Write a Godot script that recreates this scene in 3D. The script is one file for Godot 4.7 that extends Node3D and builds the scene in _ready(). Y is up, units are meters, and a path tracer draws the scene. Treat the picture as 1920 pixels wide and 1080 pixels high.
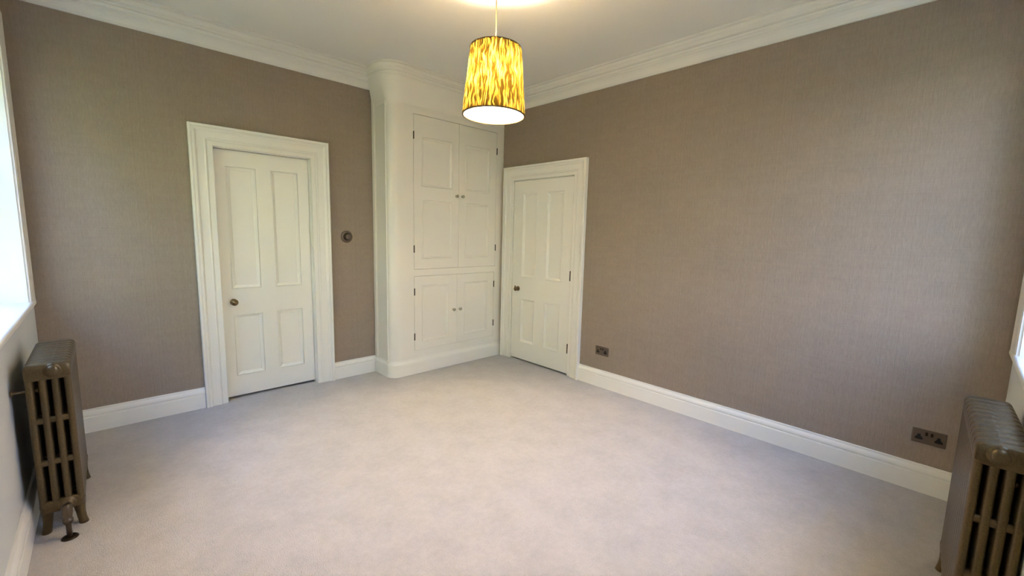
extends Node3D

# Room: north wall z = 0, east wall x = 0, west wall x = WX, south wall z = SZ, all in metres.
const WX := -3.86
const SZ := 4.454
const TOP := 3.03
const CUP_X := -1.462     # left flank of the built-in cupboard
const CUP_Z := 0.35       # front of the built-in cupboard
const CUP_R := 0.085      # radius of its curved corner

var M := {}
var taken := {}
var rng := RandomNumberGenerator.new()

func _ready():
	# ---------- camera ----------
	var yaw := 0.7633856; var pit := 0.12841285; var rol := 0.02450795
	var fh := Vector3(sin(yaw), 0, -cos(yaw)); var rt := Vector3(cos(yaw), 0, sin(yaw))
	var fwd := fh * cos(pit) - Vector3.UP * sin(pit)
	var up := Vector3.UP * cos(pit) + fh * sin(pit)
	var cam := Camera3D.new(); cam.name = "camera"; add_child(cam)
	cam.transform = Transform3D(Basis(rt * cos(rol) + up * sin(rol), up * cos(rol) - rt * sin(rol), -fwd), Vector3(-3.5062, 1.5, 4.2092))
	cam.fov = 67.7313; cam.near = 0.02; cam.far = 200.0; cam.current = true
	# ---------- sky, sun, exposure ----------
	var sm := ProceduralSkyMaterial.new()
	sm.sky_top_color = Color(0.55, 0.70, 0.97); sm.sky_horizon_color = Color(0.95, 0.935, 0.91)
	sm.ground_bottom_color = Color(0.25, 0.3, 0.2); sm.ground_horizon_color = Color(0.5, 0.55, 0.5)
	sm.sky_energy_multiplier = 1.0; sm.use_debanding = false
	var sky := Sky.new(); sky.sky_material = sm
	var env := Environment.new()
	env.background_mode = Environment.BG_SKY; env.sky = sky; env.background_energy_multiplier = 3.3
	env.tonemap_mode = Environment.TONE_MAPPER_LINEAR
	env.tonemap_exposure = 5.0
	env.sdfgi_enabled = true; env.ssao_enabled = true; env.ssil_enabled = true
	var we := WorldEnvironment.new(); we.name = "world_environment"; we.environment = env; add_child(we)
	var sun := DirectionalLight3D.new(); sun.name = "sun"; add_child(sun)
	sun.look_at_from_position(Vector3(5, 8, -5), Vector3.ZERO); sun.light_energy = 2.9
	sun.light_color = Color(1.0, 0.95, 0.86); sun.light_angular_distance = 0.5; sun.shadow_enabled = true

	rng.seed = 7
	make_materials()
	build_shell()
	build_windows()
	build_trims()
	build_door_north()
	build_door_east()
	build_cupboard()
	build_garden()
	build_radiators()
	build_pendant()
	build_wall_fittings()

# ================= helpers: nodes =================
func numbered(n: String) -> String:
	if not taken.has(n):
		taken[n] = 0
		return n
	taken[n] += 1
	return "%s_%03d" % [n, taken[n]]

func metas(o: Node, label := "", category := "", kind := "", group := ""):
	if label: o.set_meta("label", label)
	if category: o.set_meta("category", category)
	if kind: o.set_meta("kind", kind)
	if group: o.set_meta("group", group)

func thing(called: String, label: String, category: String, at := Vector3.ZERO, turn := 0.0, kind := "", group := "") -> Node3D:
	var o := Node3D.new(); o.name = numbered(called); add_child(o, true)
	o.position = at; o.rotation.y = turn
	metas(o, label, category, kind, group)
	return o

func obj(called: String, mesh: Mesh, mat: Material, parent: Node = self, label := "") -> MeshInstance3D:
	var o := MeshInstance3D.new()
	o.name = numbered(called) if parent == self else called
	o.mesh = mesh; o.material_override = mat
	parent.add_child(o, true)
	if label: o.set_meta("label", label)
	return o

func struct(called: String, mesh: Mesh, mat: Material, label: String, category: String) -> MeshInstance3D:
	var o := obj(called, mesh, mat)
	metas(o, label, category, "structure")
	return o

# ================= helpers: shapes =================
func begin() -> SurfaceTool:
	var st := SurfaceTool.new(); st.begin(Mesh.PRIMITIVE_TRIANGLES); st.set_smooth_group(-1)
	return st

func finish(st: SurfaceTool) -> ArrayMesh:
	st.generate_normals()
	return st.commit()

# a b c d run counter-clockwise as seen from the front
func quad(st: SurfaceTool, a: Vector3, b: Vector3, c: Vector3, d: Vector3):
	tri(st, a, b, c); tri(st, a, c, d)

func tri(st: SurfaceTool, a: Vector3, b: Vector3, c: Vector3):
	st.add_vertex(a); st.add_vertex(c); st.add_vertex(b)

# box from lo to hi with chamfered edges
func cbox(st: SurfaceTool, lo: Vector3, hi: Vector3, c := 0.0):
	if c <= 0.0:
		var p := [Vector3(lo.x, lo.y, lo.z), Vector3(hi.x, lo.y, lo.z), Vector3(hi.x, hi.y, lo.z), Vector3(lo.x, hi.y, lo.z),
			Vector3(lo.x, lo.y, hi.z), Vector3(hi.x, lo.y, hi.z), Vector3(hi.x, hi.y, hi.z), Vector3(lo.x, hi.y, hi.z)]
		for f in [[4, 5, 6, 7], [1, 0, 3, 2], [0, 4, 7, 3], [5, 1, 2, 6], [7, 6, 2, 3], [0, 1, 5, 4]]:
			quad(st, p[f[0]], p[f[1]], p[f[2]], p[f[3]])
		return
	rbox(st, lo, hi, c, 1)

# box with rounded edges of radius r; n segments per quarter turn (1 gives a chamfer)
func rbox(st: SurfaceTool, lo: Vector3, hi: Vector3, r: float, n := 3):
	var ctr := (lo + hi) * 0.5
	var h := (hi - lo) * 0.5
	var inner := Vector3(maxf(h.x - r, 0), maxf(h.y - r, 0), maxf(h.z - r, 0))
	var t := []
	for k in n + 1: t.append([-1.0, -tan(PI / 4 * (1.0 - float(k) / n))])
	for k in n + 1: t.append([1.0, tan(PI / 4 * float(k) / n)])
	for axis in 3:
		for s in [-1.0, 1.0]:
			var a := (axis + 1) % 3; var b := (axis + 2) % 3
			var g := []
			for i in t.size():
				var row := []
				for j in t.size():
					var base := Vector3.ZERO; var d := Vector3.ZERO
					base[axis] = s * inner[axis]; d[axis] = s
					base[a] = t[i][0] * inner[a]; d[a] = t[i][1]
					base[b] = t[j][0] * inner[b]; d[b] = t[j][1]
					row.append(ctr + base + d.normalized() * r)
				g.append(row)
			for i in t.size() - 1:
				for j in t.size() - 1:
					if s > 0: quad(st, g[i][j], g[i + 1][j], g[i + 1][j + 1], g[i][j + 1])
					else: quad(st, g[i][j], g[i][j + 1], g[i + 1][j + 1], g[i + 1][j])

# surface of revolution about the y axis of xf: profile of Vector2(radius, height)
func lathe(st: SurfaceTool, prof: Array, n := 24, xf := Transform3D.IDENTITY):
	for i in n:
		var a := TAU * i / n; var b := TAU * (i + 1) / n
		for k in prof.size() - 1:
			var p: Vector2 = prof[k]; var q: Vector2 = prof[k + 1]
			var p0 := xf * Vector3(p.x * cos(a), p.y, -p.x * sin(a)); var p1 := xf * Vector3(p.x * cos(b), p.y, -p.x * sin(b))
			var q0 := xf * Vector3(q.x * cos(a), q.y, -q.x * sin(a)); var q1 := xf * Vector3(q.x * cos(b), q.y, -q.x * sin(b))
			if p.x > 1e-5: tri(st, p0, p1, q1)
			if q.x > 1e-5: tri(st, p0, q1, q0)

# rings lofted one to the next: each an Array of Vector3, counter-clockwise seen from the end of the loft
func loft(st: SurfaceTool, rings: Array, caps := true):
	var n: int = rings[0].size()
	for k in rings.size() - 1:
		for i in n:
			var j := (i + 1) % n
			quad(st, rings[k][i], rings[k][j], rings[k + 1][j], rings[k + 1][i])
	if caps:
		var last: Array = rings[rings.size() - 1]
		for i in range(1, n - 1):
			tri(st, rings[0][0], rings[0][i + 1], rings[0][i])
			tri(st, last[0], last[i], last[i + 1])

func ellipse_ring(c: Vector3, ux: Vector3, uy: Vector3, n := 14) -> Array:
	var out := []
	for i in n: out.append(c + ux * cos(TAU * i / n) + uy * sin(TAU * i / n))
	return out

# slab in the local xy plane, front face at z = 0 and back at -depth, with rectangular holes
func slab(st: SurfaceTool, area: Rect2, depth: float, holes: Array, front := 0.0):
	var xs := [area.position.x, area.end.x]; var ys := [area.position.y, area.end.y]
	for h in holes:
		for v in [h.position.x, h.end.x]: if not v in xs: xs.append(v)
		for v in [h.position.y, h.end.y]: if not v in ys: ys.append(v)
	xs.sort(); ys.sort()
	var nx := xs.size() - 1; var ny := ys.size() - 1
	var solid := func(i: int, j: int) -> bool:
		if i < 0 or j < 0 or i >= nx or j >= ny: return false
		var c := Vector2((xs[i] + xs[i + 1]) * 0.5, (ys[j] + ys[j + 1]) * 0.5)
		for h in holes: if h.has_point(c): return false
		return true
	var f := front; var b := front - depth
	for i in nx:
		for j in ny:
			if not solid.call(i, j): continue
			var x0: float = xs[i]; var x1: float = xs[i + 1]; var y0: float = ys[j]; var y1: float = ys[j + 1]
			quad(st, Vector3(x0, y0, f), Vector3(x1, y0, f), Vector3(x1, y1, f), Vector3(x0, y1, f))
			quad(st, Vector3(x1, y0, b), Vector3(x0, y0, b), Vector3(x0, y1, b), Vector3(x1, y1, b))
			if not solid.call(i - 1, j): quad(st, Vector3(x0, y0, b), Vector3(x0, y0, f), Vector3(x0, y1, f), Vector3(x0, y1, b))
			if not solid.call(i + 1, j): quad(st, Vector3(x1, y0, f), Vector3(x1, y0, b), Vector3(x1, y1, b), Vector3(x1, y1, f))
			if not solid.call(i, j - 1): quad(st, Vector3(x0, y0, b), Vector3(x1, y0, b), Vector3(x1, y0, f), Vector3(x0, y0, f))
			if not solid.call(i, j + 1): quad(st, Vector3(x0, y1, f), Vector3(x1, y1, f), Vector3(x1, y1, b), Vector3(x0, y1, b))

# rectangle in the local xy plane stepped through a profile of Vector2(inset, z), the last ring filled
func stepped(st: SurfaceTool, r: Rect2, prof: Array):
	var rings := []
	for p in prof:
		var q := r.grow(-p.x)
		rings.append([Vector3(q.position.x, q.position.y, p.y), Vector3(q.end.x, q.position.y, p.y), Vector3(q.end.x, q.end.y, p.y), Vector3(q.position.x, q.end.y, p.y)])
	for k in rings.size() - 1:
		for i in 4: quad(st, rings[k][i], rings[k][(i + 1) % 4], rings[k + 1][(i + 1) % 4], rings[k + 1][i])
	var e: Array = rings[rings.size() - 1]
	quad(st, e[0], e[1], e[2], e[3])

# moulding along an open path in the local xy plane: profile of Vector2(out, z), out to the left of the path
func architrave_mesh(path: Array, prof: Array) -> ArrayMesh:
	var st := begin()
	var rows := []
	for i in path.size():
		var row := []
		for p in prof:
			var m := mitre(path, i)
			row.append(Vector3(path[i].x + m.x * p.x, path[i].y + m.y * p.x, p.y))
		rows.append(row)
	for i in rows.size() - 1:
		for k in prof.size() - 1:
			quad(st, rows[i][k], rows[i + 1][k], rows[i + 1][k + 1], rows[i][k + 1])
	return finish(st)

func mitre(path: Array, i: int) -> Vector2:
	var d0: Vector2 = (path[i] - path[i - 1]).normalized() if i > 0 else Vector2.ZERO
	var d1: Vector2 = (path[i + 1] - path[i]).normalized() if i < path.size() - 1 else d0
	if i == 0: d0 = d1
	var n0 := Vector2(-d0.y, d0.x); var n1 := Vector2(-d1.y, d1.x)
	return (n0 + n1) / (1.0 + n0.dot(n1))

# moulding along a plan path of Vector2(x, z), the room on the +normal side; profile of Vector2(out, y). first/last: range of points
func moulding(path: Array, prof: Array, first: int, last: int, smooth := false) -> ArrayMesh:
	var st := begin()
	if smooth: st.set_smooth_group(1)
	var rows := []
	for i in range(first, last + 1):
		var m := mitre(path, i)
		var row := []
		for p in prof: row.append(Vector3(path[i].x + m.x * p.x, p.y, path[i].y + m.y * p.x))
		rows.append(row)
	for i in rows.size() - 1:
		for k in prof.size() - 1:
			st.set_smooth_group(k + 1 if smooth else -1)
			quad(st, rows[i][k], rows[i + 1][k], rows[i + 1][k + 1], rows[i][k + 1])
	# closed ends
	st.set_smooth_group(-1)
	var flat := PackedVector2Array(prof); flat.append(Vector2(0, prof[prof.size() - 1].y)); flat.append(Vector2(0, prof[0].y))
	var idx := Geometry2D.triangulate_polygon(flat)
	for e in [first, last]:
		var m := mitre(path, e)
		for k in range(0, idx.size(), 3):
			var v := []
			for q in 3:
				var p := flat[idx[k + q]]
				v.append(Vector3(path[e].x + m.x * p.x, p.y, path[e].y + m.y * p.x))
			if e == first: tri(st, v[0], v[1], v[2])
			else: tri(st, v[0], v[2], v[1])
	return finish(st)

func reversed_path(p: Array) -> Array:
	var q := p.duplicate(); q.reverse(); return q

# ================= materials =================
func plain(c: Color, rough := 0.5, metal := 0.0) -> StandardMaterial3D:
	var m := StandardMaterial3D.new()
	m.albedo_color = c; m.roughness = rough; m.metallic = metal
	return m

func noise(freq: float, seed_: int, oct := 3) -> FastNoiseLite:
	var n := FastNoiseLite.new(); n.seed = seed_; n.frequency = freq; n.noise_type = FastNoiseLite.TYPE_SIMPLEX_SMOOTH
	n.fractal_type = FastNoiseLite.FRACTAL_FBM; n.fractal_octaves = oct
	return n

func triplanar(m: StandardMaterial3D, size: float):
	m.uv1_triplanar = true; m.uv1_world_triplanar = true
	m.uv1_scale = Vector3.ONE / size; m.uv1_triplanar_sharpness = 8.0

func make_materials():
	# wallpaper: fine woven threads, long upright slubs
	var W := 512; var H := 512
	var wp := Image.create(W, H, false, Image.FORMAT_RGB8)
	var wh := Image.create(W, H, false, Image.FORMAT_RGB8)
	var slub := noise(0.22, 3, 2); var tone := noise(0.02, 5, 2)
	var r2 := RandomNumberGenerator.new(); r2.seed = 21
	var col := PackedFloat32Array(); var row := PackedFloat32Array()
	for x in W: col.append(r2.randf_range(-1, 1))
	for y in H: row.append(r2.randf_range(-1, 1))
	for y in H:
		var a := TAU * y / H
		for x in W:
			var s := slub.get_noise_3d(x, 10.0 * cos(a), 10.0 * sin(a))
			var v := 1.0 + 0.055 * s + 0.026 * col[x] + 0.016 * row[y] + r2.randf_range(-0.035, 0.035) + 0.02 * tone.get_noise_3d(x * 0.3, 60 * cos(a), 60 * sin(a))
			wp.set_pixel(x, y, Color(0.595 * v, 0.533 * v, 0.475 * (v * 0.96 + 0.04)))
			var hgt := clampf(0.5 + 0.5 * s + 0.14 * col[x] + 0.1 * row[y], 0, 1)
			wh.set_pixel(x, y, Color(hgt, hgt, hgt))
	wh.bump_map_to_normal_map(2.0)
	var m := plain(Color.WHITE, 0.5)
	m.albedo_texture = ImageTexture.create_from_image(wp)
	m.normal_enabled = true; m.normal_texture = ImageTexture.create_from_image(wh); m.normal_scale = 0.2
	m.metallic_specular = 0.4
	triplanar(m, 0.7); M.wallpaper = m
	# carpet: short twisted pile, tufts and trodden patches
	var C := 512
	var cp := Image.create(C, C, false, Image.FORMAT_RGB8); var ch := Image.create(C, C, false, Image.FORMAT_RGB8)
	var tuft := noise(0.35, 11, 2).get_seamless_image(C, C); var patch := noise(0.009, 12, 3).get_seamless_image(C, C); var mid := noise(0.05, 13, 2).get_seamless_image(C, C)
	for y in C:
		for x in C:
			var t := tuft.get_pixel(x, y).r; var p := patch.get_pixel(x, y).r; var q := mid.get_pixel(x, y).r
			var v := 0.93 + 0.10 * (t - 0.5) + 0.05 * (p - 0.5) + 0.04 * (q - 0.5) + r2.randf_range(-0.02, 0.02)
			cp.set_pixel(x, y, Color(0.768 * v, 0.75 * v, 0.738 * v))
			var hh := clampf(t * 0.8 + q * 0.2, 0, 1); ch.set_pixel(x, y, Color(hh, hh, hh))
	ch.bump_map_to_normal_map(3.0)
	m = plain(Color.WHITE, 0.95); m.metallic_specular = 0.15
	m.albedo_texture = ImageTexture.create_from_image(cp)
	m.normal_enabled = true; m.normal_texture = ImageTexture.create_from_image(ch); m.normal_scale = 0.6
	m.rim_enabled = true; m.rim = 0.25; m.rim_tint = 0.6
	triplanar(m, 1.3); M.carpet = m
	# paints
	M.gloss = plain(Color(0.935, 0.92, 0.89), 0.32)
	M.cup = plain(Color(0.93, 0.908, 0.865), 0.36)
	M.ceiling = plain(Color(0.905, 0.893, 0.868), 0.9); M.ceiling.metallic_specular = 0.2
	M.cornice = plain(Color(0.895, 0.882, 0.86), 0.75); M.cornice.metallic_specular = 0.3
	M.plaster = plain(Color(0.83, 0.83, 0.81), 0.8); M.plaster.metallic_specular = 0.25
	# metals
	M.bronze = plain(Color(0.52, 0.43, 0.3), 0.27, 0.85)
	M.bronze_dark = plain(Color(0.21, 0.165, 0.115), 0.4, 0.8)
	M.plate = plain(Color(0.42, 0.36, 0.31), 0.4, 0.45)
	M.nickel = plain(Color(0.74, 0.71, 0.63), 0.22, 0.6)
	M.black = plain(Color(0.05, 0.045, 0.04), 0.5)
	M.valve = plain(Color(0.42, 0.37, 0.31), 0.33, 0.9)
	# cast iron with a metallic lacquer, slightly uneven
	var ci := noise(0.06, 31, 3).get_seamless_image(256, 256); ci.convert(Image.FORMAT_RGB8)
	var cn := noise(0.12, 32, 3).get_seamless_image(256, 256); cn.convert(Image.FORMAT_RGB8); cn.bump_map_to_normal_map(2.0)
	for y in 256:
		for x in 256:
			var v := 0.9 + 0.2 * (ci.get_pixel(x, y).r - 0.5)
			ci.set_pixel(x, y, Color(v, v, v))
	m = plain(Color(0.45, 0.38, 0.265), 0.34, 0.65)
	m.albedo_texture = ImageTexture.create_from_image(ci); m.normal_enabled = true; m.normal_texture = ImageTexture.create_from_image(cn); m.normal_scale = 0.15
	triplanar(m, 0.15); M.iron = m
	# glass
	m = plain(Color(0.95, 0.98, 0.96, 0.06), 0.0); m.transparency = BaseMaterial3D.TRANSPARENCY_ALPHA; M.glass = m
	# lampshade: strips of gold and brown silk gathered upright
	var SW := 512; var SH := 256
	var si := Image.create(SW, SH, false, Image.FORMAT_RGB8)
	var sn := noise(0.17, 41, 3); var sn2 := noise(0.05, 43, 2)
	for y in SH:
		for x in SW:
			var b := TAU * x / SW
			var bend := 5.0 * sn2.get_noise_3d(40 * cos(b), 40 * sin(b), y * 0.35)
			var b2 := TAU * (x + bend) / SW
			var v := sn.get_noise_3d(82 * cos(b2), 82 * sin(b2), y * 0.085)
			var k := smoothstep(-0.08, 0.22, v)
			var c := Color(0.345, 0.265, 0.07).lerp(Color(0.14, 0.098, 0.01), k)
			c = c.lerp(Color(0.5, 0.42, 0.19), smoothstep(-0.12, -0.45, v))
			si.set_pixel(x, y, c)
	m = plain(Color.WHITE, 0.6)
	m.albedo_texture = ImageTexture.create_from_image(si)
	m.backlight_enabled = true; m.backlight = Color(1, 1, 1); M.silk = m
	m = plain(Color(0.9, 0.88, 0.82), 0.7); m.backlight_enabled = true; m.backlight = Color(1, 1, 1); M.lining = m
	m = plain(Color(0.3, 0.23, 0.1), 0.6); M.braid = m
	M.flex = plain(Color(0.62, 0.53, 0.36), 0.5)
	M.holder = plain(Color(0.9, 0.88, 0.84), 0.4)
	m = plain(Color(1, 0.95, 0.85), 0.4); m.emission_enabled = true; m.emission = Color(1.0, 0.84, 0.6); m.emission_energy_multiplier = 3.0; M.bulb = m
	# garden
	var li := noise(0.08, 51, 3).get_seamless_image(256, 256); li.convert(Image.FORMAT_RGB8)
	for y in 256:
		for x in 256:
			var v := 0.8 + 0.5 * (li.get_pixel(x, y).r - 0.5)
			li.set_pixel(x, y, Color(0.46 * v, 0.49 * v, 0.33 * v))
	m = plain(Color.WHITE, 0.95); m.albedo_texture = ImageTexture.create_from_image(li); triplanar(m, 2.0); M.lawn = m
	m = plain(Color(0.55, 0.555, 0.32), 0.6); m.backlight_enabled = true; m.backlight = Color(0.95, 1.0, 0.66); M.leaf = m
	M.bark = plain(Color(0.3, 0.25, 0.2), 0.9)

# ================= the shell =================
const DN := Rect2(-2.815, 0, 0.745, 2.125)     # north door opening: x, y
const DE := Rect2(0.55, 0, 0.882, 2.09)        # east door opening: z, y
const WWIN := Rect2(-1.86, 0.99, 1.66, 1.62)   # west window: local x is -z
const SWIN := Rect2(0.215, 0.945, 1.74, 1.665)    # south window: local x is -x

func build_shell():
	var st := begin()
	cbox(st, Vector3(WX - 0.4, -0.2, -0.4), Vector3(0.4, 0.0, SZ + 0.4))
	struct("floor", finish(st), M.carpet, "pale greige short pile carpet covering the whole floor", "carpet")
	st = begin(); cbox(st, Vector3(WX - 0.4, TOP, -0.4), Vector3(0.4, TOP + 0.2, SZ + 0.4))
	struct("ceiling", finish(st), M.ceiling, "plain white ceiling with the pendant lamp hanging from it", "ceiling")
	st = begin()
	slab(st, Rect2(WX - 0.4, 0, -WX + 0.8, TOP), 0.14, [DN]); slab(st, Rect2(WX - 0.4, 0, -WX + 0.8, TOP), 0.2, [], -0.14)
	struct("wall_north", finish(st), M.wallpaper, "taupe textured wallpaper wall with the recessed white door and round dial", "wall")
	st = begin()
	slab(st, Rect2(0, 0, SZ, TOP), 0.14, [DE]); slab(st, Rect2(0, 0, SZ, TOP), 0.2, [], -0.14)
	var o := struct("wall_east", finish(st), M.wallpaper, "large taupe textured wallpaper wall with two sockets above the skirting", "wall")
	o.rotation.y = -PI / 2
	st = begin(); slab(st, Rect2(-SZ, 0, SZ, TOP), 0.34, [WWIN])
	o = struct("wall_west", finish(st), M.plaster, "white painted window wall at far left behind the bronze radiator", "wall")
	o.rotation.y = PI / 2; o.position.x = WX
	st = begin(); slab(st, Rect2(-0.4, 0, -WX + 0.8, TOP), 0.34, [SWIN])
	o = struct("wall_south", finish(st), M.plaster, "white painted window wall at far right behind the dark radiator", "wall")
	o.rotation.y = PI; o.position.z = SZ

func build_windows():
	make_window("window_1", WWIN, Vector3(WX, 0, 0), PI / 2, "tall white sash window at the left edge above the bronze radiator", 0.125)
	make_window("window_2", SWIN, Vector3(0, 0, SZ), PI, "wide white sash window at the right edge above the dark radiator", 0.195)

func make_window(called: String, r: Rect2, at: Vector3, turn: float, label: String, w: float):
	var t := thing(called, label, "window", at, turn, "structure")
	var x0 := r.position.x; var x1 := r.end.x; var y0 := r.position.y; var y1 := r.end.y
	# moulded casing round the opening, standing on the sill
	obj("architrave", architrave_mesh([Vector2(x0, y0), Vector2(x0, y1), Vector2(x1, y1), Vector2(x1, y0)],
		[Vector2(-0.004, -0.02), Vector2(-0.004, 0.009), Vector2(0.02, 0.0105), Vector2(0.026, 0.013), Vector2(w - 0.04, 0.014), Vector2(w - 0.03, 0.017), Vector2(w - 0.007, 0.018), Vector2(w, 0.015), Vector2(w, 0.0)]), M.gloss, t)
	var st := begin(); rbox(st, Vector3(x0 - w - 0.004, y0 - 0.03, -0.219), Vector3(x1 + w + 0.004, y0 + 0.004, 0.02), 0.012, 3)
	obj("sill", finish(st), M.gloss, t)
	# lining of the reveal
	st = begin()
	cbox(st, Vector3(x0 - 0.003, y0, -0.22), Vector3(x0 + 0.012, y1, -0.002)); cbox(st, Vector3(x1 - 0.012, y0, -0.22), Vector3(x1 + 0.003, y1, -0.002))
	cbox(st, Vector3(x0 + 0.012, y1 - 0.012, -0.22), Vector3(x1 - 0.012, y1 + 0.003, -0.002))
	obj("reveal_lining", finish(st), M.gloss, t)
	st = begin(); slab(st, Rect2(x0, y0 - 0.03, x1 - x0, y1 - y0 + 0.03), 0.11, [Rect2(x0 + 0.05, y0 + 0.02, x1 - x0 - 0.1, y1 - y0 - 0.07)], -0.221)
	obj("window_frame", finish(st), M.gloss, t)
	var my := (y0 + y1) * 0.5
	for k in 2:   # lower sash in front, upper sash behind
		var z := -0.25 - 0.04 * k
		var s := Rect2(x0 + 0.045, y0 + 0.015, x1 - x0 - 0.09, my - y0 + 0.01) if k == 0 else Rect2(x0 + 0.045, my - 0.02, x1 - x0 - 0.09, y1 - my - 0.02)
		var cx := s.position.x + s.size.x * 0.5
		var g0 := Rect2(s.position.x + 0.045, s.position.y + 0.055, s.size.x * 0.5 - 0.055, s.size.y - 0.095)
		var g1 := Rect2(cx + 0.01, g0.position.y, g0.size.x, g0.size.y)
		st = begin(); slab(st, s, 0.038, [g0, g1], z)
		var sash := obj("sash", finish(st), M.gloss, t)
		for g in [g0, g1]:
			st = begin(); cbox(st, Vector3(g.position.x - 0.004, g.position.y - 0.004, z - 0.022), Vector3(g.end.x + 0.004, g.end.y + 0.004, z - 0.018))
			obj("pane", finish(st), M.glass, sash)

# ================= trims =================
func plan() -> Array:
	# walls' plan, anticlockwise as walked with the room on the +normal side
	var p := [Vector2(WX, SZ), Vector2(WX, 0), Vector2(CUP_X, 0), Vector2(CUP_X, CUP_Z - CUP_R)]
	for k in range(1, 9):
		var a := PI + PI / 2 * -k / 8.0
		p.append(Vector2(CUP_X + CUP_R + CUP_R * cos(a), CUP_Z - CUP_R + CUP_R * sin(a)))
	p.append_array([Vector2(0, CUP_Z), Vector2(0, SZ), Vector2(WX, SZ), Vector2(WX, 0)])
	return p

func build_trims():
	var P := plan()   # 0 SW, 1 NW, 2 cupboard foot, 3.. 11 curve, 12 meets east wall, 13 SE, 14 SW, 15 NW
	var cor := [Vector2(0.0, 2.855), Vector2(0.016, 2.855), Vector2(0.018, 2.872), Vector2(0.026, 2.884), Vector2(0.04, 2.9), Vector2(0.06, 2.912), Vector2(0.072, 2.917),
		Vector2(0.072, 2.932), Vector2(0.082, 2.936), Vector2(0.088, 2.948), Vector2(0.084, 2.958), Vector2(0.094, 2.962), Vector2(0.096, 2.982), Vector2(0.108, 2.99), Vector2(0.114, 3.006), Vector2(0.113, 3.014), Vector2(0.126, 3.016), Vector2(0.126, TOP)]
	struct("trim_1", moulding(P, cor, 1, 2), M.cornice, "white moulded plaster cornice above the wallpapered wall with the round dial", "cornice")
	struct("trim_2", moulding(P, cor, 12, 13), M.cornice, "long white moulded plaster cornice above the wall with two sockets", "cornice")
	struct("trim_3", moulding(P, cor, 13, 14), M.cornice, "white plaster cornice above the south window", "cornice")
	struct("trim_4", moulding(P, cor, 14, 15), M.cornice, "white plaster cornice above the west window", "cornice")
	var sk := skirting_profile()
	struct("baseboard_north", moulding([Vector2(WX, SZ), Vector2(WX, 0), Vector2(DN.position.x - 0.157, 0)], sk, 1, 2), M.gloss, "white skirting board between the bronze radiator and the recessed door", "skirting board")
	struct("baseboard_north", moulding([Vector2(DN.end.x + 0.157, 0), Vector2(CUP_X, 0)], sk, 0, 1), M.gloss, "short white skirting board under the round dial", "skirting board")
	struct("baseboard_east", moulding([Vector2(0, DE.end.x + 0.151), Vector2(0, SZ), Vector2(WX, SZ)], sk, 0, 1), M.gloss, "long white skirting board with moulded top under the two sockets", "skirting board")
	struct("baseboard_south", moulding([Vector2(0, 1), Vector2(0, SZ), Vector2(WX, SZ), Vector2(WX, 1)], sk, 1, 2), M.gloss, "white skirting board behind the dark radiator at right", "skirting board")
	struct("baseboard_west", moulding([Vector2(-1, SZ), Vector2(WX, SZ), Vector2(WX, 0), Vector2(-1, 0)], sk, 1, 2), M.gloss, "white skirting board behind the bronze radiator at left", "skirting board")

func skirting_profile() -> Array:
	return [Vector2(0.024, 0.0), Vector2(0.024, 0.108), Vector2(0.022, 0.113), Vector2(0.0165, 0.114), Vector2(0.0165, 0.119), Vector2(0.021, 0.122), Vector2(0.0225, 0.13), Vector2(0.021, 0.14), Vector2(0.0165, 0.149), Vector2(0.0115, 0.155), Vector2(0.01, 0.16), Vector2(0.0115, 0.164), Vector2(0.0105, 0.169), Vector2(0.007, 0.17), Vector2(0.0, 0.17)]

# ================= doors =================
const ARCH := [Vector2(0, -0.03), Vector2(0, 0.015), Vector2(0.002, 0.018), Vector2(0.034, 0.018), Vector2(0.037, 0.0155), Vector2(0.04, 0.0155), Vector2(0.043, 0.021), Vector2(0.05, 0.024), Vector2(0.056, 0.0215), Vector2(0.1, 0.0225), Vector2(0.105, 0.0225), Vector2(0.11, 0.029), Vector2(0.117, 0.036), Vector2(0.126, 0.038), Vector2(0.133, 0.034), Vector2(0.136, 0.034), Vector2(0.138, 0.041), Vector2(0.148, 0.043), Vector2(0.153, 0.041), Vector2(0.155, 0.036), Vector2(0.155, 0.0)]

# four panel door leaf; panels given as Rect2; front face at z = front
func door_leaf(parent: Node3D, r: Rect2, panels: Array, front: float, thick := 0.04, called := "door_leaf", mat: Material = null, inset := 0.009, quirk := 0.028) -> MeshInstance3D:
	if mat == null: mat = M.gloss
	var st := begin(); slab(st, r, thick, panels, front)
	var leaf := obj(called, finish(st), mat, parent)
	for p in panels:
		st = begin()
		stepped(st, p, [Vector2(0.0, front - 0.004), Vector2(0.002, front), Vector2(0.006, front + 0.0025), Vector2(0.011, front + 0.001), Vector2(0.013, front - 0.003), Vector2(0.019, front - 0.005), Vector2(quirk, front - inset), Vector2(quirk + 0.002, front - inset - 0.003), Vector2(quirk + 0.004, front - inset - 0.003)])
		obj("panel", finish(st), mat, leaf)
	return leaf

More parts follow.
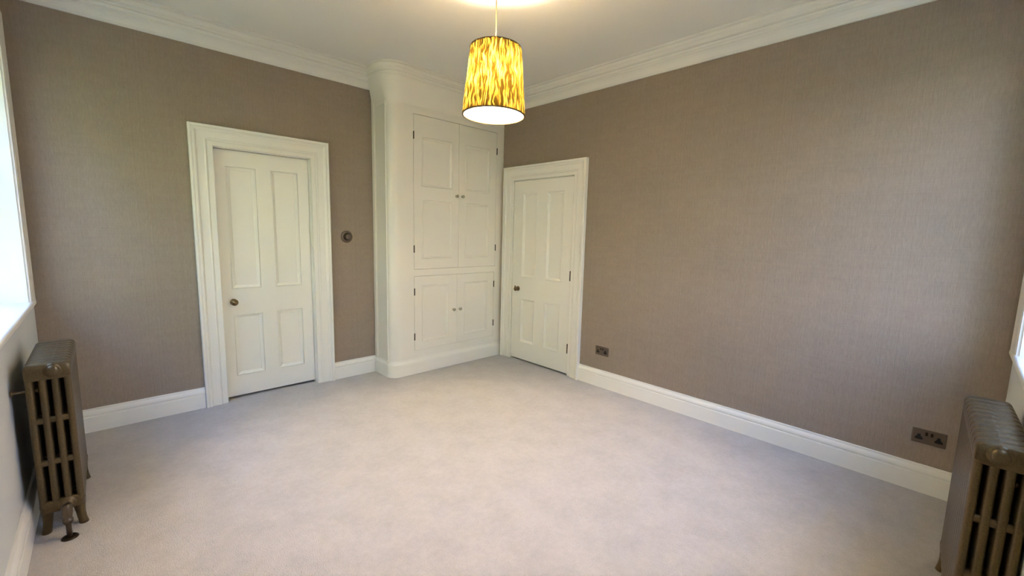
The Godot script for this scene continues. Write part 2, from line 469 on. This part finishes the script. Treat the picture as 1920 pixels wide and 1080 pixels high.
func build_door_north():
	var t := thing("door_1", "recessed white four panel door with a bronze knob beside the round dial", "door", Vector3.ZERO, 0, "structure")
	var x0 := DN.position.x; var x1 := DN.end.x; var h := DN.size.y
	obj("architrave", architrave_mesh([Vector2(x0, 0), Vector2(x0, h), Vector2(x1, h), Vector2(x1, 0)], ARCH), M.gloss, t)
	var st := begin()
	cbox(st, Vector3(x0, 0, -0.139), Vector3(x0 + 0.005, h, -0.001)); cbox(st, Vector3(x1 - 0.005, 0, -0.139), Vector3(x1, h, -0.001)); cbox(st, Vector3(x0, h - 0.005, -0.139), Vector3(x1, h, -0.001))
	obj("door_frame", finish(st), M.gloss, t)
	var f := -0.05
	var leaf := door_leaf(t, Rect2(x0 + 0.007, 0.022, x1 - x0 - 0.014, h - 0.031),
		[Rect2(-2.728, 0.965, 0.222, 1.022), Rect2(-2.392, 0.965, 0.222, 1.022), Rect2(-2.728, 0.2, 0.222, 0.545), Rect2(-2.392, 0.2, 0.222, 0.545)], f)
	knob(leaf, Vector3(-2.722, 0.853, f), M.bronze, 1.0)

func knob(parent: Node, at: Vector3, mat: Material, k := 1.0):
	var xf := Transform3D(Basis(Vector3.RIGHT, PI / 2), at)
	var st := begin(); st.set_smooth_group(1)
	lathe(st, [Vector2(0, 0), Vector2(0.028, 0), Vector2(0.028, 0.004), Vector2(0.024, 0.007), Vector2(0.013, 0.009), Vector2(0.011, 0.012)], 28, xf)
	obj("knob_rose", finish(st), mat, parent)
	st = begin(); st.set_smooth_group(1)
	var pr := [Vector2(0.009, 0.008), Vector2(0.0085, 0.024), Vector2(0.013, 0.03), Vector2(0.024, 0.036), Vector2(0.0275, 0.043), Vector2(0.0265, 0.048), Vector2(0.0235, 0.0495), Vector2(0.0235, 0.0515), Vector2(0.021, 0.0555), Vector2(0.0175, 0.0565), Vector2(0.0172, 0.0585), Vector2(0.0145, 0.0615), Vector2(0.0105, 0.062), Vector2(0.0102, 0.064), Vector2(0.006, 0.0665), Vector2(0, 0.067)]
	var q := []
	for p in pr: q.append(p * k)
	lathe(st, q, 28, xf)
	obj("knob", finish(st), mat, parent)

func hinge_mesh(h: float, r: float) -> ArrayMesh:
	var st := begin(); st.set_smooth_group(1)
	lathe(st, [Vector2(0, -h / 2 - 0.004), Vector2(r * 0.7, -h / 2 - 0.002), Vector2(r * 0.7, -h / 2), Vector2(r, -h / 2), Vector2(r, -h / 6), Vector2(r * 0.85, -h / 6 + 0.0005), Vector2(r, -h / 6 + 0.001), Vector2(r, h / 6), Vector2(r * 0.85, h / 6 + 0.0005), Vector2(r, h / 6 + 0.001), Vector2(r, h / 2), Vector2(r * 0.7, h / 2), Vector2(r * 0.7, h / 2 + 0.002), Vector2(0, h / 2 + 0.004)], 12)
	return finish(st)

func build_door_east():
	var t := thing("door_2", "white four panel door beside the built-in cupboard with dark hinges at right", "door", Vector3.ZERO, -PI / 2, "structure")
	var x0 := DE.position.x; var x1 := DE.end.x; var h := DE.size.y
	obj("architrave", architrave_mesh([Vector2(x0, 0), Vector2(x0, h), Vector2(x1, h), Vector2(x1, 0)], ARCH), M.gloss, t)
	var st := begin()
	cbox(st, Vector3(x0, 0, -0.139), Vector3(x0 + 0.005, h, -0.001)); cbox(st, Vector3(x1 - 0.005, 0, -0.139), Vector3(x1, h, -0.001)); cbox(st, Vector3(x0, h - 0.005, -0.139), Vector3(x1, h, -0.001))
	obj("door_frame", finish(st), M.gloss, t)
	var f := 0.006
	var leaf := door_leaf(t, Rect2(x0 + 0.008, 0.02, x1 - x0 - 0.017, h - 0.029),
		[Rect2(0.70, 0.99, 0.225, 0.955), Rect2(1.072, 0.99, 0.23, 0.955), Rect2(0.70, 0.222, 0.225, 0.525), Rect2(1.072, 0.222, 0.23, 0.525)], f)
	knob(leaf, Vector3(0.655, 0.853, f), M.bronze, 0.95)
	st = begin(); cbox(st, Vector3(0.597, 0.825, f - 0.001), Vector3(0.611, 0.882, f + 0.004), 0.001)
	obj("latch_plate", finish(st), M.bronze_dark, leaf)
	var hm := hinge_mesh(0.1, 0.0065)
	for y in [0.295, 1.067]:
		var o := obj("hinge", hm, M.bronze_dark, t); o.position = Vector3(x1 - 0.004, y, 0.017)
	var o := obj("hinge", hm, M.gloss, t, "hinge painted over in white"); o.position = Vector3(x1 - 0.004, 1.855, 0.017)

# ================= cupboard =================
func build_cupboard():
	var t := thing("cupboard", "white built-in corner cupboard with curved left corner and four doors", "cupboard")
	var hi := 2.78
	var ou := Rect2(-1.208, 1.1, 1.1, 1.535); var ol := Rect2(-1.206, 0.245, 1.085, 0.785)
	# face frame and curved corner in one sheet
	var st := begin()
	slab(st, Rect2(CUP_X + CUP_R, 0.0, -CUP_X - CUP_R - 0.001, TOP), 0.03, [ou, ol], CUP_Z)
	obj("face_frame", finish(st), M.cup, t)
	st = begin(); st.set_smooth_group(1)
	var n := 16
	for k in n:
		var a := PI - PI / 2 * k / n; var b := PI - PI / 2 * (k + 1) / n
		var c := Vector3(CUP_X + CUP_R, 0, CUP_Z - CUP_R)
		for s in [[CUP_R, 1], [CUP_R - 0.02, -1]]:
			var p: Vector3 = c + Vector3(cos(a), 0, sin(a)) * s[0]; var q: Vector3 = c + Vector3(cos(b), 0, sin(b)) * s[0]
			if s[1] > 0: quad(st, p, q, q + Vector3.UP * TOP, p + Vector3.UP * TOP)
			else: quad(st, q, p, p + Vector3.UP * TOP, q + Vector3.UP * TOP)
	obj("curved_corner", finish(st), M.cup, t)
	st = begin()
	cbox(st, Vector3(CUP_X + 0.006, 0, 0.001), Vector3(CUP_X + 0.026, TOP, CUP_Z - CUP_R))
	obj("side_panel", finish(st), M.cup, t)
	st = begin(); rbox(st, Vector3(CUP_X - 0.006, 0.16, CUP_Z - CUP_R - 0.012), Vector3(CUP_X + 0.012, hi, CUP_Z - CUP_R + 0.006), 0.005, 3)
	obj("corner_bead", finish(st), M.cup, t)
	st = begin(); cbox(st, Vector3(CUP_X - 0.012, 0.16, 0.001), Vector3(CUP_X + 0.01, hi, 0.045), 0.004)
	obj("scribe_strip", finish(st), M.cup, t)
	# plinth and cornice run round the curve
	var P := plan()
	var pl := [Vector2(0.022, 0.0), Vector2(0.022, 0.11), Vector2(0.021, 0.125), Vector2(0.0165, 0.137), Vector2(0.01, 0.146), Vector2(0.006, 0.155), Vector2(0.004, 0.165), Vector2(0.0, 0.165)]
	obj("plinth", moulding(P, pl, 2, 12, true), M.cup, t)
	var cv := [Vector2(0.0, 2.69), Vector2(0.0012, 2.69), Vector2(0.003, 2.71), Vector2(0.0125, 2.742), Vector2(0.026, 2.778), Vector2(0.041, 2.815), Vector2(0.052, 2.85), Vector2(0.062, 2.882), Vector2(0.07, 2.908), Vector2(0.072, 2.917),
		Vector2(0.072, 2.932), Vector2(0.082, 2.936), Vector2(0.088, 2.948), Vector2(0.084, 2.958), Vector2(0.094, 2.962), Vector2(0.096, 2.982), Vector2(0.108, 2.99), Vector2(0.114, 3.006), Vector2(0.113, 3.014), Vector2(0.126, 3.016), Vector2(0.126, TOP)]
	obj("cornice", moulding(P, cv, 2, 12, true), M.cup, t)
	# doors
	var g := 0.003
	var mu := -0.65
	var defs := [
		[Rect2(ou.position.x + g, ou.position.y + g, mu - ou.position.x - 1.5 * g, ou.size.y - 2 * g), [Rect2(-1.115, 1.205, 0.38, 0.605), Rect2(-1.115, 1.94, 0.38, 0.49)], Vector2(-0.683, 1.875), -1, [1.31, 2.43]],
		[Rect2(mu + 0.5 * g, ou.position.y + g, ou.end.x - mu - 1.5 * g, ou.size.y - 2 * g), [Rect2(-0.56, 1.205, 0.345, 0.605), Rect2(-0.56, 1.94, 0.345, 0.49)], Vector2(-0.605, 1.875), 1, [1.318, 2.425]],
		[Rect2(ol.position.x + g, ol.position.y + g, -0.665 - ol.position.x - 1.5 * g, ol.size.y - 2 * g), [Rect2(-1.115, 0.33, 0.342, 0.6)], Vector2(-0.713, 0.635), -1, [0.394, 0.868]],
		[Rect2(-0.665 + 0.5 * g, ol.position.y + g, ol.end.x + 0.665 - 1.5 * g, ol.size.y - 2 * g), [Rect2(-0.562, 0.33, 0.338, 0.6)], Vector2(-0.628, 0.635), 1, [0.41, 0.884]]]
	var hm := hinge_mesh(0.07, 0.0055)
	for d in defs:
		var leaf := door_leaf(t, d[0], d[1], CUP_Z, 0.022, "cupboard_door", M.cup, 0.006, 0.024)
		var xf := Transform3D(Basis(Vector3.RIGHT, PI / 2), Vector3(d[2].x, d[2].y, CUP_Z))
		st = begin(); st.set_smooth_group(1)
		lathe(st, [Vector2(0, 0), Vector2(0.012, 0), Vector2(0.012, 0.002), Vector2(0.008, 0.004), Vector2(0.006, 0.012), Vector2(0.011, 0.017), Vector2(0.0165, 0.021), Vector2(0.0175, 0.026), Vector2(0.015, 0.031), Vector2(0.009, 0.0345), Vector2(0, 0.0355)], 20, xf)
		obj("knob", finish(st), M.nickel, leaf)
		for y in d[4]:
			var o := obj("hinge", hm, M.bronze_dark, leaf)
			o.position = Vector3(d[0].position.x - 0.0015 if d[3] < 0 else d[0].end.x + 0.0015, y, CUP_Z + 0.004)

# ================= garden beyond the windows =================
func build_garden():
	var st := begin()
	cbox(st, Vector3(-40, -0.75, -30), Vector3(30, -0.45, 40))
	struct("lawn", finish(st), M.lawn, "green lawn outside beyond the window walls", "lawn")
	var spots := [[Vector3(-9.4, -0.45, -4.4), 2.6, 6.6], [Vector3(-9.8, -0.45, 1.1), 2.6, 7.2], [Vector3(-9.2, -0.45, 6.6), 2.6, 6.4], [Vector3(2.5, -0.45, 17.5), 3.2, 8.2], [Vector3(-4.6, -0.45, 18.2), 3.3, 9.0]]
	var says := ["leafy green tree outside the left window, farthest from the camera", "tallest leafy green tree outside the left window, middle one", "leafy green tree outside the left window, nearest the camera side", "leafy green tree outside the right window, smaller one", "leafy green tree outside the right window, taller one"]
	for i in spots.size():
		var s: Array = spots[i]
		var t := thing("garden_tree", says[i], "tree", s[0], 0, "", "garden trees outside the windows")
		var tr := begin(); tr.set_smooth_group(1)
		lathe(tr, [Vector2(0.22, -0.05), Vector2(0.16, 0.4), Vector2(0.12, s[2] * 0.5), Vector2(0.03, s[2] * 0.9), Vector2(0, s[2] * 0.92)], 10)
		obj("trunk", finish(tr), M.bark, t)
		var lf := begin()
		for k in 3600:
			var d := Vector3(rng.randfn(), rng.randfn(), rng.randfn()).normalized()
			var rr: float = s[1] * (0.55 + 0.45 * pow(rng.randf(), 0.4))
			var c: Vector3 = Vector3(0, s[2] * 0.55, 0) + d * rr * Vector3(1, s[2] * 0.5 / s[1], 1)
			var a := Vector3(rng.randfn(), rng.randfn(), rng.randfn()).normalized()
			var b := a.cross(d + Vector3(0.01, 0.02, 0)).normalized()
			var z := rng.randf_range(0.13, 0.24)
			quad(lf, c - a * z, c + b * z * 0.5, c + a * z, c - b * z * 0.5)
		var cr := obj("crown", finish(lf), M.leaf, t); cr.set_meta("kind", "stuff")

# ================= radiators =================
var RD := 0.155      # depth
const RH := 0.84     # height

func section_mesh(pitch: float) -> ArrayMesh:
	var st := begin(); st.set_smooth_group(1)
	var hw := pitch * 0.5 - 0.002
	for k in 4:   # four upright tubes
		var z := 0.0145 + k * (RD - 0.029) / 3.0
		var rings := []
		for y in [0.12, 0.14, 0.78, 0.8]: rings.append(tube_ring(Vector3(0, y, z), 0.0145, hw))
		loft(st, rings)
	for y in [0.355, 0.565]:   # two bridges
		rbox(st, Vector3(-hw * 0.82, y - 0.0165, 0.008), Vector3(hw * 0.82, y + 0.0165, RD - 0.008), 0.013, 3)
	# head, with shoulders rounded front and back
	var head := []
	var hp := []
	for k in 7: hp.append(Vector2(RD - 0.022 + 0.022 * cos(PI / 2 * k / 6.0), RH - 0.022 + 0.022 * sin(PI / 2 * k / 6.0)))
	for k in 7: hp.append(Vector2(0.022 - 0.022 * sin(PI / 2 * k / 6.0), RH - 0.022 + 0.022 * cos(PI / 2 * k / 6.0)))
	hp.append_array([Vector2(0.0, 0.775), Vector2(0.012, 0.762), Vector2(RD - 0.012, 0.762), Vector2(RD, 0.775)])
	var mid := Vector2(RD * 0.5, 0.80)
	for s in [[-hw, 0.88], [-hw + 0.002, 0.94], [-hw + 0.006, 0.985], [-hw + 0.011, 1.0], [hw - 0.011, 1.0], [hw - 0.006, 0.985], [hw - 0.002, 0.94], [hw, 0.88]]:
		var ring := []
		for p in hp:
			var ext := Vector2(RD * 0.5, 0.039)
			var d: Vector2 = p - mid
			var sh: float = (1.0 - s[1]) * 0.039
			ring.append(Vector3(s[0], mid.y + d.y * (1.0 - sh / ext.y), mid.x + d.x * (1.0 - sh / ext.x)))
		head.append(ring)
	for ring in head: ring.reverse()
	loft(st, head)
	# foot rail
	rbox(st, Vector3(-hw, 0.1, 0.001), Vector3(hw, 0.165, RD - 0.001), 0.016, 3)
	# hub barrels that join section to section
	for y in [0.806, 0.132]:
		var xf := Transform3D(Basis(Vector3.FORWARD, PI / 2), Vector3(-pitch * 0.5, y, RD - 0.06))
		lathe(st, [Vector2(0.026, 0.0), Vector2(0.0345, 0.006), Vector2(0.0345, pitch - 0.006), Vector2(0.026, pitch)], 18, xf)
	return finish(st)

func tube_ring(c: Vector3, rz: float, rx: float) -> Array:
	# flattened oval, squarer than an ellipse
	var out := []
	for i in 16:
		var a := TAU * i / 16
		out.append(c + Vector3(rx * signf(sin(a)) * pow(absf(sin(a)), 0.7), 0, rz * signf(cos(a)) * pow(absf(cos(a)), 0.7)))
	return out

func leg_mesh(out: float) -> ArrayMesh:
	var st := begin(); st.set_smooth_group(1)
	var rings := []
	for p in [[0.14, 0.026, 0.024, 0.0], [0.115, 0.025, 0.023, 0.0], [0.09, 0.021, 0.022, 0.001], [0.06, 0.018, 0.0205, 0.003], [0.03, 0.0175, 0.0195, 0.006], [0.012, 0.018, 0.021, 0.009], [0.0, 0.019, 0.022, 0.011]]:
		rings.append(ellipse_ring(Vector3(0, p[0], p[3] * out), Vector3(p[2], 0, 0), Vector3(0, 0, p[1]), 12))
	loft(st, rings)
	return finish(st)

func make_radiator(label: String, at: Vector3, turn: float, n: int, pitch: float, near: float, mat: Material, group: String, with_valve: bool, gap: float) -> Node3D:
	var t := thing("radiator", label, "radiator", at, turn, "", group)
	var sec := section_mesh(pitch)
	for k in n:
		var o := obj("section", sec, mat, t); o.position.x = (k - (n - 1) * 0.5) * pitch
	for e in [-1.0, 1.0]:
		for s in [[0.024, -1.0], [RD - 0.024, 1.0]]:
			var o := obj("leg", leg_mesh(s[1]), mat, t); o.position = Vector3(e * (n - 1) * 0.5 * pitch, 0, s[0])
	# end plugs
	for e in [-1.0, 1.0]:
		for y in [0.806, 0.132]:
			var st := begin(); st.set_smooth_group(1)
			var xf := Transform3D(Basis(Vector3.FORWARD, PI / 2 * e), Vector3(e * (n * 0.5 * pitch - 0.004), y, RD - 0.06))
			lathe(st, [Vector2(0.034, 0.0), Vector2(0.032, 0.006), Vector2(0.026, 0.008), Vector2(0.024, 0.009), Vector2(0.023, 0.014), Vector2(0.017, 0.018), Vector2(0.009, 0.02), Vector2(0, 0.0205)], 20, xf)
			obj("end_plug", finish(st), mat, t)
	# wall stay
	var ws := begin(); ws.set_smooth_group(1)
	var wx := near * (n * 0.5 - 0.5) * pitch
	lathe(ws, [Vector2(0, 0.003 - gap), Vector2(0.016, 0.003 - gap), Vector2(0.016, 0.008 - gap), Vector2(0.006, 0.011 - gap), Vector2(0.006, 0.03), Vector2(0.011, 0.032), Vector2(0.011, 0.04), Vector2(0, 0.042)], 14, Transform3D(Basis(Vector3.RIGHT, PI / 2), Vector3(wx, 0.715, 0.002)))
	obj("wall_stay", finish(ws), mat, t)
	if with_valve:
		var ex := near * n * 0.5 * pitch
		var vx := near * (n * 0.5 * pitch + 0.085)
		var st := begin(); st.set_smooth_group(1)
		lathe(st, [Vector2(0, 0.0), Vector2(0.021, 0.0), Vector2(0.021, 0.012), Vector2(0.014, 0.015), Vector2(0.012, 0.05), Vector2(0.019, 0.052), Vector2(0.019, 0.068), Vector2(0.012, 0.07), Vector2(0.012, 0.09), Vector2(0, 0.09)], 16, Transform3D(Basis(Vector3.FORWARD, PI / 2 * near), Vector3(ex - near * 0.002, 0.132, RD - 0.06)))
		lathe(st, [Vector2(0.014, 0.072), Vector2(0.014, 0.077), Vector2(0.019, 0.08), Vector2(0.019, 0.096), Vector2(0.015, 0.1), Vector2(0.018, 0.115), Vector2(0.02, 0.132), Vector2(0.018, 0.142), Vector2(0.017, 0.16), Vector2(0.012, 0.168), Vector2(0.0, 0.17)], 16, Transform3D(Basis.IDENTITY, Vector3(vx, 0, RD - 0.06)))
		obj("valve", finish(st), M.valve, t)
		st = begin(); st.set_smooth_group(1)
		lathe(st, [Vector2(0.0, 0.0), Vector2(0.0105, 0.0), Vector2(0.0105, 0.08)], 14, Transform3D(Basis.IDENTITY, Vector3(vx, 0, RD - 0.06)))
		obj("supply_pipe", finish(st), M.valve, t)
		st = begin(); st.set_smooth_group(1)
		lathe(st, [Vector2(0, 0.0), Vector2(0.032, 0.0), Vector2(0.027, 0.006), Vector2(0.014, 0.009), Vector2(0, 0.009)], 20, Transform3D(Basis.IDENTITY, Vector3(vx, 0, RD - 0.06)))
		obj("pipe_collar", finish(st), M.bronze_dark, t)
	return t

func build_radiators():
	make_radiator("bronze cast iron column radiator below the left window, with a floor valve", Vector3(WX + 0.05, 0, 1.035), PI / 2, 10, 0.057, -1.0, M.iron, "cast iron radiators", true, 0.05)
	RD = 0.142
	make_radiator("dark cast iron column radiator below the right window, beside the nearest socket", Vector3(-1.085, 0, SZ - 0.019), PI + deg_to_rad(2.4), 11, 0.058, 1.0, M.iron, "cast iron radiators", false, 0.008)

# ================= pendant lamp =================
func build_pendant():
	var at := Vector3(-1.83, TOP, 2.278)
	var t := thing("pendant_lamp", "pendant lamp with gathered gold and brown silk shade in mid room", "lamp", at)
	var drop := TOP - 2.156   # shade's bottom edge
	var hgt := 0.362
	var rb := 0.178; var rtp := 0.144
	var st := begin(); st.set_smooth_group(1)
	lathe(st, [Vector2(0, -0.04), Vector2(0.005, -0.04), Vector2(0.015, -0.036), Vector2(0.04, -0.028), Vector2(0.05, -0.012), Vector2(0.05, 0), Vector2(0, 0)], 24)
	obj("ceiling_rose", finish(st), M.holder, t)
	st = begin(); st.set_smooth_group(1)
	lathe(st, [Vector2(0, -0.53), Vector2(0.0031, -0.53), Vector2(0.0031, -0.03), Vector2(0, -0.03)], 10)
	obj("flex", finish(st), M.flex, t)
	st = begin(); st.set_smooth_group(1)
	lathe(st, [Vector2(0, -0.61), Vector2(0.017, -0.61), Vector2(0.02, -0.6), Vector2(0.02, -0.57), Vector2(0.014, -0.555), Vector2(0.012, -0.53), Vector2(0.007, -0.515), Vector2(0, -0.515)], 18)
	obj("lampholder", finish(st), M.holder, t)
	# the shade hangs a touch out of true
	var sh := Node3D.new(); sh.name = "lampshade"; t.add_child(sh, true)
	var lean := Basis(Vector3(0.686, 0, -0.717).normalized(), deg_to_rad(0.8)) * Basis(Vector3(0.723, 0, 0.691).normalized(), deg_to_rad(-1.6))
	var grip := Vector3(0, drop - 0.585, 0)
	sh.basis = lean; sh.position = Vector3(0, -drop, 0) + grip - lean * grip
	var N := 300; var R := 20
	var pl := noise(0.16, 61, 3)
	st = begin(); st.set_smooth_group(1)
	var pts := []
	for j in R + 1:
		var v := float(j) / R
		var ring := []
		for i in N:
			var a := TAU * i / N
			var fold := pl.get_noise_3d(46 * cos(a), 46 * sin(a), v * 5.0)
			var r := lerpf(rb, rtp, v) + 0.006 * fold - 0.001
			var y := hgt * v
			if j == 0: r -= 0.0
			ring.append([Vector3(r * cos(a), y, -r * sin(a)), Vector2(float(i) / N, 1.0 - v)])
		pts.append(ring)
	for j in R:
		for i in N:
			var i2 := (i + 1) % N
			var q := [pts[j][i], pts[j][i2], pts[j + 1][i2], pts[j + 1][i]]
			var uv := [q[0][1], Vector2(float(i + 1) / N, q[0][1].y), Vector2(float(i + 1) / N, q[3][1].y), q[3][1]]
			for k in [0, 2, 1, 0, 3, 2]:
				st.set_uv(uv[k]); st.add_vertex(q[k][0])
	obj("fabric", finish(st), M.silk, sh)
	st = begin(); st.set_smooth_group(1)
	lathe(st, [Vector2(rb - 0.009, 0.002), Vector2(rtp - 0.009, hgt - 0.002)], 64)
	obj("lining", finish(st), M.lining, sh)
	for e in [[rb, 0.0], [rtp, hgt]]:
		st = begin(); st.set_smooth_group(1)
		var ringp := []
		for k in 9: ringp.append(Vector2(e[0] - 0.003 + 0.0045 * cos(TAU * k / 8.0), e[1] + 0.0045 * sin(TAU * k / 8.0)))
		lathe(st, ringp, 72)
		obj("rim_braid", finish(st), M.braid, sh)
	# spider that carries the shade from the lampholder
	st = begin(); st.set_smooth_group(1)
	var hub := drop - 0.585
	for k in 3:
		var a := TAU * k / 3 + 0.4
		var d := Vector3(cos(a), 0, -sin(a)); var e := Vector3(sin(a), 0, cos(a))
		var rings := []
		for p in [Vector3(0, hub, 0) + d * 0.018, Vector3(0, hub - 0.004, 0) + d * 0.08, Vector3(0, hgt - 0.03, 0) + d * (rtp - 0.006)]:
			rings.append(ellipse_ring(p, Vector3.UP * 0.002, e * 0.002, 8))
		loft(st, rings)
	lathe(st, [Vector2(0.019, hub - 0.003), Vector2(0.026, hub - 0.003), Vector2(0.026, hub + 0.003), Vector2(0.019, hub + 0.003), Vector2(0.019, hub - 0.003)], 20)
	obj("spider", finish(st), M.holder, sh)
	# bulb and its light
	var by := -0.665
	st = begin(); st.set_smooth_group(1)
	lathe(st, [Vector2(0, by - 0.035), Vector2(0.015, by - 0.031), Vector2(0.027, by - 0.02), Vector2(0.031, by - 0.004), Vector2(0.029, by + 0.012), Vector2(0.021, by + 0.032), Vector2(0.0145, by + 0.046), Vector2(0.0135, by + 0.056), Vector2(0, by + 0.056)], 24)
	obj("light_bulb", finish(st), M.bulb, t)
	st = begin(); st.set_smooth_group(1)
	lathe(st, [Vector2(0, by + 0.034), Vector2(0.025, by + 0.034), Vector2(0.026, by + 0.042), Vector2(0.0165, by + 0.06), Vector2(0.0165, by + 0.066), Vector2(0, by + 0.066)], 24)
	obj("bulb_base", finish(st), M.holder, t)
	var l := OmniLight3D.new(); l.name = "pendant_light"; t.add_child(l)
	l.position = Vector3(0, by, 0); l.light_color = Color(1.0, 0.905, 0.775); l.light_energy = 0.92; l.light_size = 0.03
	l.omni_range = 12.0; l.omni_attenuation = 2.0; l.shadow_enabled = true

# ================= dial and sockets =================
func build_wall_fittings():
	var t := thing("wall_dial", "round bronze dial on the taupe wall between door and cupboard", "dial", Vector3(-1.752, 1.42, 0))
	var xf := Transform3D(Basis(Vector3.RIGHT, PI / 2), Vector3.ZERO)
	var st := begin(); st.set_smooth_group(1)
	lathe(st, [Vector2(0, 0.0005), Vector2(0.058, 0.0005), Vector2(0.0585, 0.006), Vector2(0.056, 0.01), Vector2(0.05, 0.0115), Vector2(0.046, 0.0105), Vector2(0.043, 0.012), Vector2(0.037, 0.013), Vector2(0, 0.013)], 40, xf)
	obj("back_plate", finish(st), M.plate, t)
	st = begin(); st.set_smooth_group(1)
	lathe(st, [Vector2(0.036, 0.012), Vector2(0.037, 0.02), Vector2(0.033, 0.024), Vector2(0.029, 0.025), Vector2(0, 0.025)], 36, xf)
	obj("collar", finish(st), M.bronze_dark, t)
	st = begin(); st.set_smooth_group(1)
	lathe(st, [Vector2(0.027, 0.024), Vector2(0.0275, 0.046), Vector2(0.025, 0.051), Vector2(0.02, 0.053), Vector2(0, 0.054)], 32, xf)
	obj("knob", finish(st), M.plate, t)
	make_socket("bronze double wall socket just right of the white door", Vector3(0, 0.361, 1.853))
	make_socket("bronze double wall socket beside the dark radiator at right", Vector3(0, 0.343, 4.186))

func make_socket(label: String, at: Vector3):
	var t := thing("wall_socket", label, "socket", at, -PI / 2, "", "double sockets on the taupe wall")
	var st := begin()
	stepped(st, Rect2(-0.0745, -0.044, 0.149, 0.088), [Vector2(0, 0.0005), Vector2(0, 0.003), Vector2(0.0015, 0.0055), Vector2(0.006, 0.0065)])
	obj("face_plate", finish(st), M.plate, t)
	for s in [-1.0, 1.0]:
		st = begin()
		var c := Vector2(0.043 * s, -0.006)
		# insert that holds the three pin slots
		var poly := [Vector2(-0.018, -0.0155), Vector2(0.018, -0.0155), Vector2(0.018, -0.004), Vector2(0.0075, 0.006), Vector2(0.006, 0.019), Vector2(-0.006, 0.019), Vector2(-0.0075, 0.006), Vector2(-0.018, -0.004)]
		var lo := []; var hi := []
		for p in poly:
			lo.append(Vector3(c.x + p.x, c.y + p.y, 0.0055)); hi.append(Vector3(c.x + p.x * 0.96, c.y + p.y * 0.96, 0.0072))
		loft(st, [lo, hi])
		var ins := obj("socket_insert", finish(st), M.black, t)
		for q in [[0.0, 0.012, 0.0022, 0.0045], [-0.011, -0.01, 0.0035, 0.0022], [0.011, -0.01, 0.0035, 0.0022]]:
			st = begin(); slab(st, Rect2(c.x + q[0] - q[2] - 0.001, c.y + q[1] - q[3] - 0.001, 2 * q[2] + 0.002, 2 * q[3] + 0.002), 0.001, [Rect2(c.x + q[0] - q[2], c.y + q[1] - q[3], 2 * q[2], 2 * q[3])], 0.0078)
			obj("pin_slot", finish(st), M.black, ins)
		st = begin(); cbox(st, Vector3(0.0115 * s - 0.0055, 0.009, 0.006), Vector3(0.0115 * s + 0.0055, 0.03, 0.0095), 0.0015)
		obj("rocker_switch", finish(st), M.bronze_dark, t)
		st = begin(); st.set_smooth_group(1)
		lathe(st, [Vector2(0.0032, 0.006), Vector2(0.0032, 0.0072), Vector2(0.0022, 0.0078), Vector2(0, 0.0078)], 12, Transform3D(Basis(Vector3.RIGHT, PI / 2), Vector3(0.0665 * s, 0, 0)))
		obj("screw", finish(st), M.plate, t)
